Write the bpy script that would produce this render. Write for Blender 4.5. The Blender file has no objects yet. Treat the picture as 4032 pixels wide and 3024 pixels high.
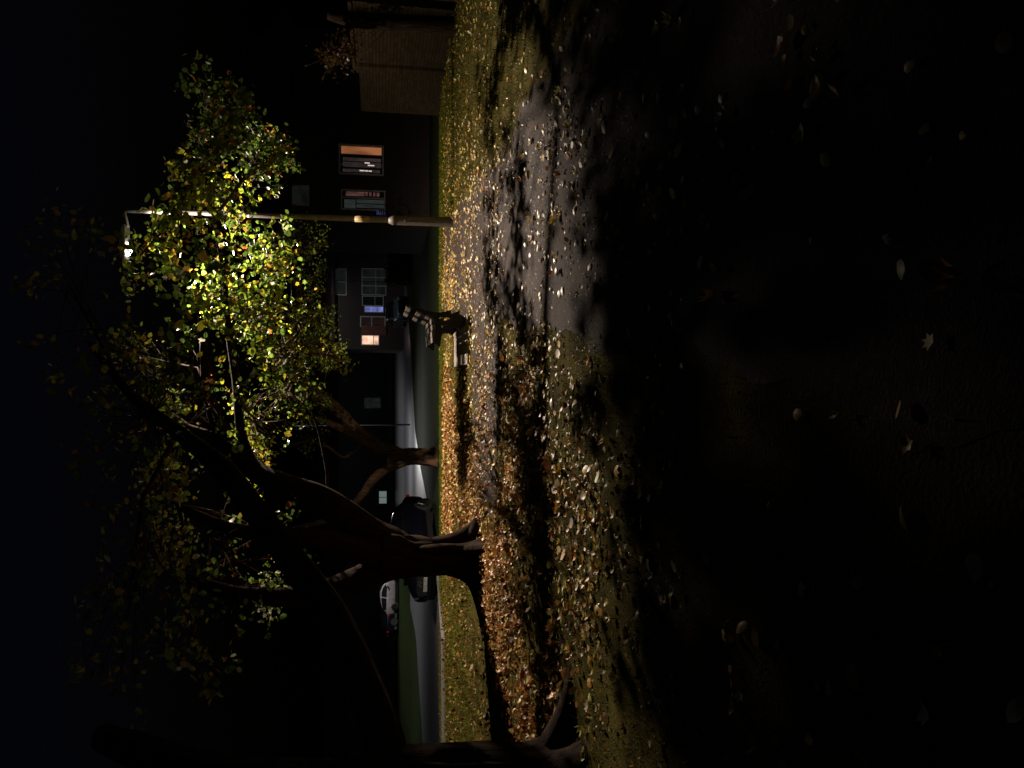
import bpy, bmesh, math, random
import numpy as np
from mathutils import Vector, Matrix
random.seed(7); rng = np.random.default_rng(7)
S = bpy.context.scene
COL = S.collection
R = math.radians
# ------------------------------------------------------------ camera (phone held upright, picture file lies on its side)
F = 3030.0; HOR = 1490.0; H = 1.45
PITCH = math.atan((2016-HOR)/F)
cd = bpy.data.cameras.new("camera"); cam = bpy.data.objects.new("camera", cd); COL.objects.link(cam)
fw = Vector((0, math.cos(PITCH), -math.sin(PITCH))); up = Vector((0, math.sin(PITCH), math.cos(PITCH))); rt = Vector((1, 0, 0))
m = Matrix.Identity(4)
for i in range(3):
    m[i][0] = -up[i]; m[i][1] = rt[i]; m[i][2] = -fw[i]
m[2][3] = H
cam.matrix_world = m
cd.sensor_width = 36; cd.lens = F/4032*36; cd.clip_start = .05; cd.clip_end = 2000
S.camera = cam
# ------------------------------------------------------------ night sky
w = bpy.data.worlds.new("World"); S.world = w; w.use_nodes = True
wn = w.node_tree.nodes; wl = w.node_tree.links
bg = wn["Background"]
sky = wn.new("ShaderNodeTexSky"); sky.sky_type = 'NISHITA'; sky.sun_disc = False
sky.sun_elevation = R(-4); sky.sun_rotation = R(200)
tint = wn.new('ShaderNodeMix'); tint.data_type = 'RGBA'; tint.blend_type = 'MULTIPLY'; tint.inputs['Factor'].default_value = 1
tint.inputs[7].default_value = (.7, .85, 1.35, 1); wl.new(sky.outputs[0], tint.inputs[6]); wl.new(tint.outputs[2], bg.inputs[0]); bg.inputs[1].default_value = 0.1
S.view_settings.view_transform = 'Standard'; S.view_settings.look = 'None'
S.view_settings.exposure = 0; S.view_settings.gamma = 1
LAMP_W = 10500; FAR_W = 10500
# ------------------------------------------------------------ helpers
TY = [-60, 15, 19, 24, 40, 58, 70, 82, 120, 400]
TZ = [0, 0, -.12, -.45, -.60, -.80, -.5, -.2, .3, .6]
def zt(y): return np.interp(y, TY, TZ)
def ray(X, Y):
    xc = ((3024-Y)-1512)/F; yc = -(X-2016)/F
    return Vector((xc, math.cos(PITCH)+yc*math.sin(PITCH), -math.sin(PITCH)+yc*math.cos(PITCH)))
def at(X, Y, d):
    r = ray(X, Y); return r*(d/r.y)+Vector((0, 0, H))
def gnd(X, Y):
    r = ray(X, Y); z = 0.
    for _ in range(30):
        t = (z-H)/r.z; z = .5*z+.5*float(zt(t*r.y))
    return r*t+Vector((0, 0, H))
def tag(o, label=None, cat=None, group=None, kind=None):
    if label: o['label'] = label
    if cat: o['category'] = cat
    if group: o['group'] = group
    if kind: o['kind'] = kind
    return o
def empty(name, loc=(0, 0, 0), rz=0):
    o = bpy.data.objects.new(name, None); COL.objects.link(o); o.location = loc; o.rotation_euler = (0, 0, rz); o.empty_display_size = .1
    return o
def link(name, me, mat, parent=None, smooth=False):
    o = bpy.data.objects.new(name, me); COL.objects.link(o)
    if mat: me.materials.append(mat)
    if smooth: me.polygons.foreach_set('use_smooth', [True]*len(me.polygons))
    if parent: o.parent = parent
    return o
class MB:
    def __init__(s): s.v = []; s.f = []
    def add(s, vs, fs):
        n = len(s.v); s.v += [tuple(v) for v in vs]; s.f += [[i+n for i in f] for f in fs]; return s
    def box(s, a, b):
        x0, y0, z0 = a; x1, y1, z1 = b
        return s.add([(x0, y0, z0), (x1, y0, z0), (x1, y1, z0), (x0, y1, z0), (x0, y0, z1), (x1, y0, z1), (x1, y1, z1), (x0, y1, z1)],
                     [(3, 2, 1, 0), (4, 5, 6, 7), (0, 1, 5, 4), (1, 2, 6, 5), (2, 3, 7, 6), (3, 0, 4, 7)])
    def tube(s, pts, rad, n=10, cap=True, mod=None):
        pts = [Vector(p) for p in pts]; rings = []; prev = None
        for i, p in enumerate(pts):
            t = (pts[min(i+1, len(pts)-1)]-pts[max(i-1, 0)]).normalized()
            if prev is None: a = t.orthogonal().normalized() if abs(t.z) < .5 else (Vector((1, 0, 0))-t*t.x).normalized()
            else: a = (prev-t*prev.dot(t)).normalized()
            prev = a; b = t.cross(a); r = rad[i] if hasattr(rad, '__len__') else rad
            rings.append([p+(a*math.cos(q)+b*math.sin(q))*r*(mod(i, q) if mod else 1) for q in [2*math.pi*k/n for k in range(n)]])
        vs = [v for r_ in rings for v in r_]; fs = []
        for i in range(len(pts)-1):
            for k in range(n): fs.append((i*n+k, i*n+(k+1) % n, (i+1)*n+(k+1) % n, (i+1)*n+k))
        if cap: fs.append(tuple(range(n))[::-1]); fs.append(tuple((len(pts)-1)*n+k for k in range(n)))
        return s.add(vs, fs)
    def prism(s, poly, y0, y1, hole=None):
        n = len(poly); vs = [(x, y0, z) for x, z in poly]+[(x, y1, z) for x, z in poly]
        fs = [tuple(range(n)), tuple(range(2*n-1, n-1, -1))]+[(i, (i+1) % n, n+(i+1) % n, n+i) for i in range(n)]
        return s.add(vs, fs)
    def build(s, name, mat, parent=None, smooth=False, bevel=0):
        me = bpy.data.meshes.new(name); me.from_pydata(s.v, [], s.f)
        bm = bmesh.new(); bm.from_mesh(me); bmesh.ops.recalc_face_normals(bm, faces=bm.faces); bm.to_mesh(me); bm.free()
        me.update(); o = link(name, me, mat, parent, smooth)
        if bevel:
            b = o.modifiers.new('bevel', 'BEVEL'); b.width = bevel; b.segments = 2; b.limit_method = 'ANGLE'
        return o
def smoothpath(pts, n=4):
    """Catmull-Rom through (Vector, radius) points"""
    out = []; P = [(Vector(p), r) for p, r in pts]
    for i in range(len(P)-1):
        p0 = P[max(i-1, 0)]; p1 = P[i]; p2 = P[i+1]; p3 = P[min(i+2, len(P)-1)]
        for k in range(n):
            t = k/n
            q = .5*((2*p1[0])+(p2[0]-p0[0])*t+(2*p0[0]-5*p1[0]+4*p2[0]-p3[0])*t*t+(3*p1[0]-p0[0]-3*p2[0]+p3[0])*t**3)
            out.append((q, p1[1]+(p2[1]-p1[1])*t))
    out.append(P[-1]); return out
# ------------------------------------------------------------ materials
def newmat(name):
    ma = bpy.data.materials.new(name); ma.use_nodes = True
    nt = ma.node_tree; return ma, nt, nt.nodes, nt.links, nt.nodes['Principled BSDF']
def mat(name, c, rough=.8, metal=0, noise=None, bump=None, c2=None, emit=None, spec=.5, detail=6):
    ma, nt, N, L, b = newmat(name)
    b.inputs['Base Color'].default_value = (*c, 1); b.inputs['Roughness'].default_value = rough
    b.inputs['Metallic'].default_value = metal; b.inputs['Specular IOR Level'].default_value = spec
    tc = N.new('ShaderNodeTexCoord')
    if noise:
        n = N.new('ShaderNodeTexNoise'); n.inputs['Scale'].default_value = noise; n.inputs['Detail'].default_value = detail
        n.inputs['Roughness'].default_value = .65
        L.new(tc.outputs['Object'], n.inputs['Vector'])
        r = N.new('ShaderNodeValToRGB'); r.color_ramp.elements[0].position = .35; r.color_ramp.elements[1].position = .65
        r.color_ramp.elements[0].color = (*c, 1); r.color_ramp.elements[1].color = (*(c2 or tuple(q*1.6 for q in c)), 1)
        L.new(n.outputs['Fac'], r.inputs[0]); L.new(r.outputs[0], b.inputs['Base Color'])
    if bump:
        n2 = N.new('ShaderNodeTexNoise'); n2.inputs['Scale'].default_value = bump[0]; n2.inputs['Detail'].default_value = 5
        L.new(tc.outputs['Object'], n2.inputs['Vector'])
        bu = N.new('ShaderNodeBump'); bu.inputs['Strength'].default_value = bump[1]; bu.inputs['Distance'].default_value = bump[2]
        L.new(n2.outputs['Fac'], bu.inputs['Height']); L.new(bu.outputs[0], b.inputs['Normal'])
    if emit:
        b.inputs['Emission Color'].default_value = (*emit[0], 1); b.inputs['Emission Strength'].default_value = emit[1]
    return ma
def emat(name, c, s, noise=None):
    """glowing colour: lit rooms behind glass, also painted highlights and faint panes"""
    ma, nt, N, L, b = newmat(name)
    b.inputs['Base Color'].default_value = (.02, .02, .02, 1); b.inputs['Roughness'].default_value = .3
    b.inputs['Emission Color'].default_value = (*c, 1); b.inputs['Emission Strength'].default_value = s
    if noise:
        tc = N.new('ShaderNodeTexCoord'); mp = N.new('ShaderNodeMapping'); mp.inputs['Scale'].default_value = noise
        n = N.new('ShaderNodeTexNoise'); n.inputs['Scale'].default_value = 1; n.inputs['Detail'].default_value = 3
        r = N.new('ShaderNodeValToRGB'); r.color_ramp.elements[0].position = .3; r.color_ramp.elements[1].position = .62
        r.color_ramp.elements[0].color = (*[q*.35 for q in c], 1); r.color_ramp.elements[1].color = (*c, 1)
        L.new(tc.outputs['Object'], mp.inputs[0]); L.new(mp.outputs[0], n.inputs['Vector']); L.new(n.outputs['Fac'], r.inputs[0])
        L.new(r.outputs[0], b.inputs['Emission Color'])
    return ma
def leafmat(name, transl, rough, spec=.5):
    ma, nt, N, L, b = newmat(name)
    a = N.new('ShaderNodeAttribute'); a.attribute_name = 'leafcol'
    tc = N.new('ShaderNodeTexCoord'); n = N.new('ShaderNodeTexNoise'); n.inputs['Scale'].default_value = 45
    L.new(tc.outputs['Object'], n.inputs['Vector'])
    mx = N.new('ShaderNodeMix'); mx.data_type = 'RGBA'; mx.blend_type = 'MULTIPLY'; mx.inputs['Factor'].default_value = .55
    L.new(a.outputs['Color'], mx.inputs[6]); L.new(n.outputs['Fac'], mx.inputs[7])
    L.new(mx.outputs[2], b.inputs['Base Color']); b.inputs['Roughness'].default_value = rough
    b.inputs['Specular IOR Level'].default_value = spec
    t = N.new('ShaderNodeBsdfTranslucent'); L.new(mx.outputs[2], t.inputs['Color'])
    ms = N.new('ShaderNodeMixShader'); ms.inputs[0].default_value = transl
    L.new(b.outputs[0], ms.inputs[1]); L.new(t.outputs[0], ms.inputs[2]); L.new(ms.outputs[0], N['Material Output'].inputs[0])
    return ma
M = {}
M['lawn'] = mat('lawn_soil', (.05, .042, .010), .95, noise=3.1, c2=(.12, .10, .024), bump=(60, .7, .03), spec=.03)
M['verge'] = mat('verge_grass', (.015, .024, .009), .95, noise=6, c2=(.03, .042, .015), bump=(30, .7, .03), spec=.03)
M['path'] = mat('path_asphalt', (.030, .021, .016), .9, noise=45, c2=(.105, .074, .058), bump=(110, 1, .012), spec=.25)
def mottle(ma, sc, lo):
    nt = ma.node_tree; N = nt.nodes; L = nt.links; b = N['Principled BSDF']; src = b.inputs['Base Color'].links[0].from_socket
    tc = N.new('ShaderNodeTexCoord'); n = N.new('ShaderNodeTexNoise'); n.inputs['Scale'].default_value = sc; n.inputs['Detail'].default_value = 7; n.inputs['Roughness'].default_value = .7
    L.new(tc.outputs['Object'], n.inputs['Vector']); r_ = N.new('ShaderNodeMapRange'); r_.inputs[1].default_value = .38; r_.inputs[2].default_value = .6; r_.inputs[3].default_value = lo
    L.new(n.outputs['Fac'], r_.inputs[0]); mx = N.new('ShaderNodeMix'); mx.data_type = 'RGBA'; mx.blend_type = 'MULTIPLY'; mx.inputs['Factor'].default_value = 1
    L.new(src, mx.inputs[6]); L.new(r_.outputs[0], mx.inputs[7]); L.new(mx.outputs[2], b.inputs['Base Color'])
mottle(M['path'], 1.7, .5); mottle(M['path'], 11, .6); mottle(M['lawn'], .8, .45)
M['road'] = mat('road_asphalt', (.13, .13, .14), .33, noise=6, c2=(.22, .22, .235), bump=(120, .4, .004))
M['kerb'] = mat('kerb_concrete', (.16, .15, .14), .9, noise=20, bump=(60, .5, .005))
M['concrete'] = mat('pad_concrete', (.27, .235, .21), .9, noise=9, c2=(.36, .31, .27), bump=(90, .5, .004))
M['galv'] = mat('grey_column_paint', (.15, .135, .13), .55, noise=12, c2=(.22, .2, .19), metal=.2)
M['darkcol'] = mat('dark_column_paint', (.008, .008, .008), .7, noise=12)
M['iron'] = mat('black_cast_iron', (.012, .012, .012), .5, noise=40, c2=(.025, .022, .02), bump=(60, .3, .002))
M['slat'] = mat('weathered_bench_timber', (.10, .083, .073), .75, noise=25, c2=(.17, .145, .13), bump=(80, .4, .002))
M['render'] = mat('rendered_wall', (.06, .075, .06), .9, noise=4, c2=(.09, .105, .085))
M['dwall'] = mat('dark_brick_render', (.04, .03, .026), .9, noise=8, c2=(.06, .045, .04))
M['tile'] = mat('roof_tile', (.09, .05, .04), .8, noise=8)
M['hung'] = mat('red_hung_tile', (.14, .06, .045), .85, noise=10)
M['frame'] = mat('white_window_frame', (.62, .6, .58), .5, noise=9, c2=(.7, .68, .66))
M['glass'] = mat('dark_window_glass', (.02, .024, .026), .08, noise=2)
M['paint_d'] = mat('dark_car_paint', (.006, .007, .014), .18, noise=3, metal=.3)
M['paint_p'] = mat('pale_car_paint', (.3, .26, .26), .25, noise=3)
M['paint_g'] = mat('grey_green_car_paint', (.05, .07, .08), .22, noise=3)
M['cglass'] = mat('car_glass', (.008, .009, .01), .05, noise=2)
M['lampglass'] = mat('headlight_glass', (.35, .36, .38), .12, noise=20)
M['tyre'] = mat('tyre_rubber', (.012, .012, .012), .8, noise=30)
M['chrome'] = mat('chrome', (.7, .7, .72), .15, metal=1, noise=10)
M['plate'] = mat('number_plate_white', (.42, .47, .43), .4, noise=20)
M['black'] = mat('black_lettering', (.01, .01, .01), .6, noise=20)
M['redglass'] = mat('red_lens', (.4, .01, .01), .2, noise=20, emit=((1, .03, .02), .05))
M['blue'] = mat('blue_sign_face', (.015, .05, .5), .4, noise=25)
M['white'] = mat('white_sign_ink', (.7, .7, .72), .5, noise=25)
M['yellow'] = mat('yellow_band', (.3, .22, .1), .5, noise=30)
M['crown'] = leafmat('crown_leaf', .42, .38)
M['fallen'] = leafmat('fallen_leaf', .15, .46)
M['grass'] = leafmat('grass_blade', .25, .8, .05)
def barkmat(nm, k):
    ma, nt, N, L, b = newmat(nm)
    tc = N.new('ShaderNodeTexCoord'); mp = N.new('ShaderNodeMapping'); mp.inputs['Scale'].default_value = (14, 14, 2.2)
    n = N.new('ShaderNodeTexNoise'); n.inputs['Scale'].default_value = 1.5; n.inputs['Detail'].default_value = 8; n.inputs['Roughness'].default_value = .7
    L.new(tc.outputs['Object'], mp.inputs[0]); L.new(mp.outputs[0], n.inputs['Vector'])
    r = N.new('ShaderNodeValToRGB'); r.color_ramp.elements[0].position = .38; r.color_ramp.elements[1].position = .62
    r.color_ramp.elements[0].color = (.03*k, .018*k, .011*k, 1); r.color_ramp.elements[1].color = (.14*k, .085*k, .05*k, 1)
    L.new(n.outputs['Fac'], r.inputs[0]); L.new(r.outputs[0], b.inputs['Base Color']); b.inputs['Roughness'].default_value = .9; b.inputs['Specular IOR Level'].default_value = .1
    bu = N.new('ShaderNodeBump'); bu.inputs['Strength'].default_value = .9; bu.inputs['Distance'].default_value = .03
    L.new(n.outputs['Fac'], bu.inputs['Height']); L.new(bu.outputs[0], b.inputs['Normal'])
    return ma
M['bark'] = barkmat('bark', 1); M['bark_shaded'] = barkmat('shaded_bark', .27); M['bark_lit'] = barkmat('lit_bark', 1.5)  # shaded and lit copies of one bark: light level put into its colour
def brickmat():
    ma, nt, N, L, b = newmat('garden_brick')
    tc = N.new('ShaderNodeTexCoord'); sp = N.new('ShaderNodeSeparateXYZ'); cb = N.new('ShaderNodeCombineXYZ')
    L.new(tc.outputs['Object'], sp.inputs[0]); L.new(sp.outputs[1], cb.inputs[0]); L.new(sp.outputs[2], cb.inputs[1])
    br = N.new('ShaderNodeTexBrick'); br.inputs['Scale'].default_value = 1; br.inputs['Brick Width'].default_value = .225
    br.inputs['Row Height'].default_value = .075; br.inputs['Mortar Size'].default_value = .006
    br.inputs['Color1'].default_value = (.026, .019, .009, 1); br.inputs['Color2'].default_value = (.042, .031, .016, 1); br.inputs['Mortar'].default_value = (.013, .011, .007, 1)
    L.new(cb.outputs[0], br.inputs['Vector']); L.new(br.outputs['Color'], b.inputs['Base Color']); b.inputs['Roughness'].default_value = .9; b.inputs['Specular IOR Level'].default_value = .08
    bu = N.new('ShaderNodeBump'); bu.inputs['Strength'].default_value = .8; bu.inputs['Distance'].default_value = .01; bu.invert = True
    L.new(br.outputs['Fac'], bu.inputs['Height']); L.new(bu.outputs[0], b.inputs['Normal'])
    return ma
M['brick'] = brickmat()
# ------------------------------------------------------------ ground, paths, road
def sheet(name, poly_x, ys, z_off, material, kind='structure', side=0):
    """strip between left(y) and right(y), following the terrain"""
    mb = MB(); nx = 8
    vs = []
    for y in ys:
        a, b = poly_x(y)
        for k in range(nx+1): vs.append((a+(b-a)*k/nx, y, float(zt(y))+z_off))
    fs = [(i*(nx+1)+k, i*(nx+1)+k+1, (i+1)*(nx+1)+k+1, (i+1)*(nx+1)+k) for i in range(len(ys)-1) for k in range(nx)]
    mb.add(vs, fs); o = mb.build(name, material); o['kind'] = kind; return o
ys = sorted(set(list(np.linspace(-8, 30, 58))+list(np.linspace(30, 130, 51))+[160, 220, 400]+[15, 19, 24, 40, 58, 70, 82, 120]))
sheet('ground', lambda y: (-160, 160), ys, 0, M['lawn'])
sheet('verge', lambda y: (-60, 60), [v for v in ys if 19.9 < v < 130], .005, M['verge'])
def wob(y, s): return .05*math.sin(y*2.3+s)+.035*math.sin(y*5.9+s*2)+.02*math.sin(y*13.1+s)
def pa_l(y): return .28+(y-5)*.112
def pa_r(y): return 2.35+(y-5)*.098+ (.25 if y < 8 else 0)
sheet('path_along_lawn', lambda y: (pa_l(y)+wob(y, 0), pa_r(y)+wob(y, 2)), list(np.linspace(-6, 19.2, 190)), .004, M['path'])
# path branching to the left, below the bench
mb = MB(); xs = np.linspace(-1.7, 1.45, 45); vs = []
for x in xs:
    y0 = 9.25-.10*(x-1)+wob(x*1.3, 1)*.8; y1 = 11.85-.03*(x-1)+wob(x*1.7, 4)*.6
    for k in range(5): vs.append((x, y0+(y1-y0)*k/4, .008))
mb.add(vs, [(i*5+k, i*5+k+1, (i+1)*5+k+1, (i+1)*5+k) for i in range(len(xs)-1) for k in range(4)])
mb.build('path_crossing', M['path'])['kind'] = 'structure'
# road
near = [(1762, 3700), (1757, 3000), (1752, 2500), (1715, 2120), (1660, 1850), (1637, 1700), (1621, 1400), (1609, 1250), (1600, 1000), (1594, 700)]
far = [(1672, 3700), (1672, 3000), (1640, 2500), (1560, 2120), (1557, 1850), (1556, 1700), (1555, 1400), (1555, 1250), (1556, 1000), (1557, 700)]
def interp(tab, Y):
    t = sorted(tab, key=lambda q: q[1]); return float(np.interp(Y, [q[1] for q in t], [q[0] for q in t]))
vs = []; Ys = np.linspace(3700, 700, 80)
for Y in Ys:
    a = gnd(interp(near, Y), Y); b = gnd(interp(far, Y), Y)
    for k in range(25):
        q = (k/24)**1.5; x = a.x+(b.x-a.x)*q; y = a.y+(b.y-a.y)*q
        vs.append((x, y, float(zt(y))+.035))
mb = MB(); mb.add(vs, [(i*25+k, i*25+k+1, (i+1)*25+k+1, (i+1)*25+k) for i in range(len(Ys)-1) for k in range(24)])
mb.build('road', M['road'])['kind'] = 'structure'
# kerb along the near edge of the road
kp = []
for Y in Ys:
    a = gnd(interp(near, Y), Y); kp.append((a.x, a.y, float(zt(a.y))))
mb = MB()
for i in range(int(len(kp)*.53)):
    a = Vector(kp[i]); b = Vector(kp[i+1]); t = (b-a); t.z = 0; t.normalize(); n = Vector((-t.y, t.x, 0))*.065
    z = Vector((0, 0, .09))
    mb.add([a-n, b-n, b+n, a+n, a-n+z, b-n+z, b+n+z, a+n+z], [(4, 5, 6, 7), (0, 1, 5, 4), (2, 3, 7, 6)])
mb.build('kerb', M['kerb'])['kind'] = 'structure'
# ------------------------------------------------------------ leaf scatter
def lobes(kind):
    if kind == 0:   # five-lobed maple-like leaf
        r = [1, .55, .9, .5, .75, .35, .75, .5, .9, .55]; a = [90, 70, 45, 20, -5, -80, 185, 160, 135, 110]
    elif kind == 1:  # pointed oval
        r = [1, .75, .6, .6, .75, .9, .75, .6, .6, .75]; a = [90, 60, 25, -10, -50, -90, 230, 190, 155, 120]
    else:           # toothed
        r = [1, .66, .85, .6, .7, .85, .6, .62, .82, .66]; a = [90, 68, 40, 8, -35, -88, 215, 172, 140, 112]
    return [(q*math.cos(R(t)), q*math.sin(R(t))) for q, t in zip(r, a)]
def leaf_template(kind, curl):
    o = lobes(kind); v = [(0, 0, 0)]+[(x, y, curl*(x*x*.9+y*y*.5)) for x, y in o]
    f = [(0, i+1, (i+1) % 10+1) for i in range(10)]
    return np.array(v), np.array(f)
def rotm(ax, ay, az):
    cx, sx, cy, sy, cz, sz = np.cos(ax), np.sin(ax), np.cos(ay), np.sin(ay), np.cos(az), np.sin(az)
    m = np.empty((len(ax), 3, 3))
    m[:, 0, 0] = cz*cy; m[:, 0, 1] = cz*sy*sx-sz*cx; m[:, 0, 2] = cz*sy*cx+sz*sx
    m[:, 1, 0] = sz*cy; m[:, 1, 1] = sz*sy*sx+cz*cx; m[:, 1, 2] = sz*sy*cx-cz*sx
    m[:, 2, 0] = -sy; m[:, 2, 1] = cy*sx; m[:, 2, 2] = cy*cx
    return m
def scatter(name, pos, tilt, size, cols, material, parent=None, curls=(.1, .45, -.3, .8), templ=None):
    pos = np.asarray(pos); n = len(pos); V = []; Fc = []; C = []; off = 0
    ax = rng.normal(0, 1, n)*tilt; ay = rng.normal(0, 1, n)*tilt; az = rng.uniform(0, 2*math.pi, n)
    rm = rotm(ax, ay, az); pick = rng.integers(0, len(curls)*3, n)
    for t in range(len(curls)*3):
        idx = np.where(pick == t)[0]
        if len(idx) == 0: continue
        tv, tf = templ if templ else leaf_template(t % 3, curls[t//3])
        v = np.einsum('nij,kj->nki', rm[idx], tv)*size[idx][:, None, None]+pos[idx][:, None, :]
        V.append(v.reshape(-1, 3)); k = len(tv)
        Fc.append((tf[None]+(off+np.arange(len(idx))*k)[:, None, None]).reshape(-1, 3)); off += len(idx)*k
        C.append(np.repeat(cols[idx], k, axis=0))
    V = np.concatenate(V); Fc = np.concatenate(Fc); C = np.concatenate(C)
    me = bpy.data.meshes.new(name); me.vertices.add(len(V)); me.vertices.foreach_set('co', V.ravel())
    me.loops.add(Fc.size); me.loops.foreach_set('vertex_index', Fc.ravel())
    me.polygons.add(len(Fc)); me.polygons.foreach_set('loop_start', np.arange(0, Fc.size, 3)); me.polygons.foreach_set('loop_total', np.full(len(Fc), 3))
    ca = me.color_attributes.new('leafcol', 'FLOAT_COLOR', 'POINT')
    ca.data.foreach_set('color', np.hstack([C, np.ones((len(C), 1))]).ravel())
    me.update(); me.validate()
    return link(name, me, material, parent)
def palette(cols, wts, n, var=.25):
    c = np.array(cols)[rng.choice(len(cols), n, p=np.array(wts)/sum(wts))]
    return np.clip(c*(1+rng.normal(0, var, (n, 1))), .004, .9)
# ------------------------------------------------------------ street lamps
SGN = 1
def lamp_light(name, loc, W, parent, col, batwing=True, backcut=True):
    far2 = backcut == 2; wide = (not backcut) or far2
    ld = bpy.data.lights.new(name, 'SPOT'); ld.energy = W; ld.color = col; ld.spot_size = R(164); ld.spot_blend = .25; ld.shadow_soft_size = .045
    ld.use_nodes = True; nt = ld.node_tree; N = nt.nodes; L = nt.links
    em = N['Emission']; tc = N.new('ShaderNodeTexCoord'); sp = N.new('ShaderNodeSeparateXYZ'); L.new(tc.outputs['Normal'], sp.inputs[0])
    ab = N.new('ShaderNodeMath'); ab.operation = 'ABSOLUTE'; L.new(sp.outputs[2], ab.inputs[0])
    # optics of the lantern: more light towards the sides than straight down, cut off near the horizontal
    ra = N.new('ShaderNodeValToRGB'); e = ra.color_ramp.elements
    e[0].position = .0; e[0].color = (.0, .0, .0, 1); e[1].position = 1; e[1].color = (.3, .3, .3, 1)
    for p, v in (((.18, .01), (.29, .35), (.38, 1), (.5, .7), (.6, .35), (.7, .2)) if wide else ((.15, .02), (.3, .05), (.36, .14), (.41, .45), (.46, .55), (.54, .55), (.6, .75), (.75, .5))):
        q = e.new(p); q.color = (v, v, v, 1)
    L.new(ab.outputs[0], ra.inputs[0])
    last = ra.outputs[0]
    if backcut or wide:   # house side shield; on the far lamps put in to keep houses dark
        mr = N.new('ShaderNodeMapRange'); mr.inputs['From Min'].default_value = (-.15 if not wide else .05)*SGN; mr.inputs['From Max'].default_value = (.7 if not wide else .5)*SGN
        mr.inputs['To Min'].default_value = 1; mr.inputs['To Max'].default_value = .12 if not wide else .04; mr.interpolation_type = 'SMOOTHSTEP'
        L.new(sp.outputs[0], mr.inputs['Value'])
        mu = N.new('ShaderNodeMath'); mu.operation = 'MULTIPLY'; L.new(last, mu.inputs[0]); L.new(mr.outputs[0], mu.inputs[1]); last = mu.outputs[0]
    if not wide:  # front visor: a straight cut-off across the lawn
        def mth(op, a, b):
            k = N.new('ShaderNodeMath'); k.operation = op
            for i_, v_ in enumerate((a, b)):
                if hasattr(v_, 'links'): L.new(v_, k.inputs[i_])
                else: k.inputs[i_].default_value = v_
            return k.outputs[0]
        qv = mth('DIVIDE', mth('SUBTRACT', mth('MULTIPLY', sp.outputs[0], .46), sp.outputs[1]), mth('ADD', ab.outputs[0], .001))
        vr = N.new('ShaderNodeMapRange'); vr.inputs['From Min'].default_value = 1.38; vr.inputs['From Max'].default_value = 1.66
        vr.inputs['To Min'].default_value = 1; vr.inputs['To Max'].default_value = .17; vr.interpolation_type = 'SMOOTHSTEP'; L.new(qv, vr.inputs['Value'])
        last = mth('MULTIPLY', last, vr.outputs[0])
    L.new(last, em.inputs['Strength'])
    o = bpy.data.objects.new(name, ld); COL.objects.link(o); o.location = loc; o.parent = parent
    return o
M['lens'] = mat('lit_led_lens', (.8, .8, .8), .3, emit=((1, .93, .88), 60), noise=4)
def street_lamp(label, base, hgt, head, rb, rt_, W, col, door=True, backcut=True):
    t = empty('street_lamp', base); tag(t, label, 'street lamp', 'street lamps')
    M_ = M['galv'] if door else M['darkcol']
    mb = MB(); n = 20
    if door:
        mb.tube([(0, 0, -.1), (0, 0, 1.15)], rb, n); c = mb.build('column_base', M['galv'], t, True)
        c.modifiers.new('e', 'EDGE_SPLIT').split_angle = R(40)
        mb = MB(); mb.tube([(0, 0, 1.15), (0, 0, 1.17), (0, 0, 1.26)], [rb+.006, rb+.006, rt_+.012], n); mb.build('shoulder_collar', M['galv'], t, True)
        mb = MB(); mb.tube([(0, 0, 1.26), (0, 0, hgt)], [rt_+.008, rt_*.8], n); mb.build('column', M['galv'], t, True)
        mb = MB(); mb.box((-.055, -rb-.006, .35), (.055, -rb*.7, .95)); mb.build('service_door', M['galv'], t, bevel=.004)
        mb = MB(); mb.tube([(0, 0, 1.62), (0, 0, 1.9)], rt_+.013, n); mb.build('yellow_band', M['yellow'], t, True)
    else:
        mb.tube([(0, 0, -.1), (0, 0, 1.5), (0, 0, 1.6), (0, 0, hgt)], [rb, rb, rt_, rt_*.7], n); mb.build('column', M_, t, True)
    h = Vector(head); dirv = Vector((h.x, h.y, 0)); Ln = dirv.length; dirv.normalize(); ang = math.atan2(dirv.y, dirv.x)
    mb = MB(); mb.tube([(0, 0, hgt-.02), Vector((0, 0, hgt+.02))+dirv*.06, h-dirv*.3+Vector((0, 0, .0))], [rt_*.8, .03, .028], 10); mb.build('bracket_arm', M['galv'], t, True)
    mb = MB(); mb.prism([(-.34, -.0), (-.3, .05), (.05, .095), (.27, .07), (.33, .02), (.3, -.012), (-.3, -.02)], -.15, .15)
    ho = mb.build('lantern', M['galv'], t, bevel=.015); ho.location = h+Vector((0, 0, .03)); ho.rotation_euler = (0, 0, ang)
    mb = MB(); mb.tube([(.1, 0, -.02), (.1, 0, -.04), (.1, 0, -.065), (.1, 0, -.08)], [.12, .115, .085, .03], 20); le = mb.build('lens', M['lens'], ho, True)
    lamp_light('lamp_light', h+dirv*.1+Vector((0, 0, -.09)), W, t, col, backcut=backcut)
    return t
LB = gnd(1785, 875); LH = at(505, 960, LB.y)
lamp = street_lamp('tall grey street lamp with a yellow band and blue sign, standing where path meets grass', (LB.x, LB.y, 0), 6.02, (LH.x-LB.x, 0, LH.z), .093, .05, LAMP_W, (1, .82, .67))
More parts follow.
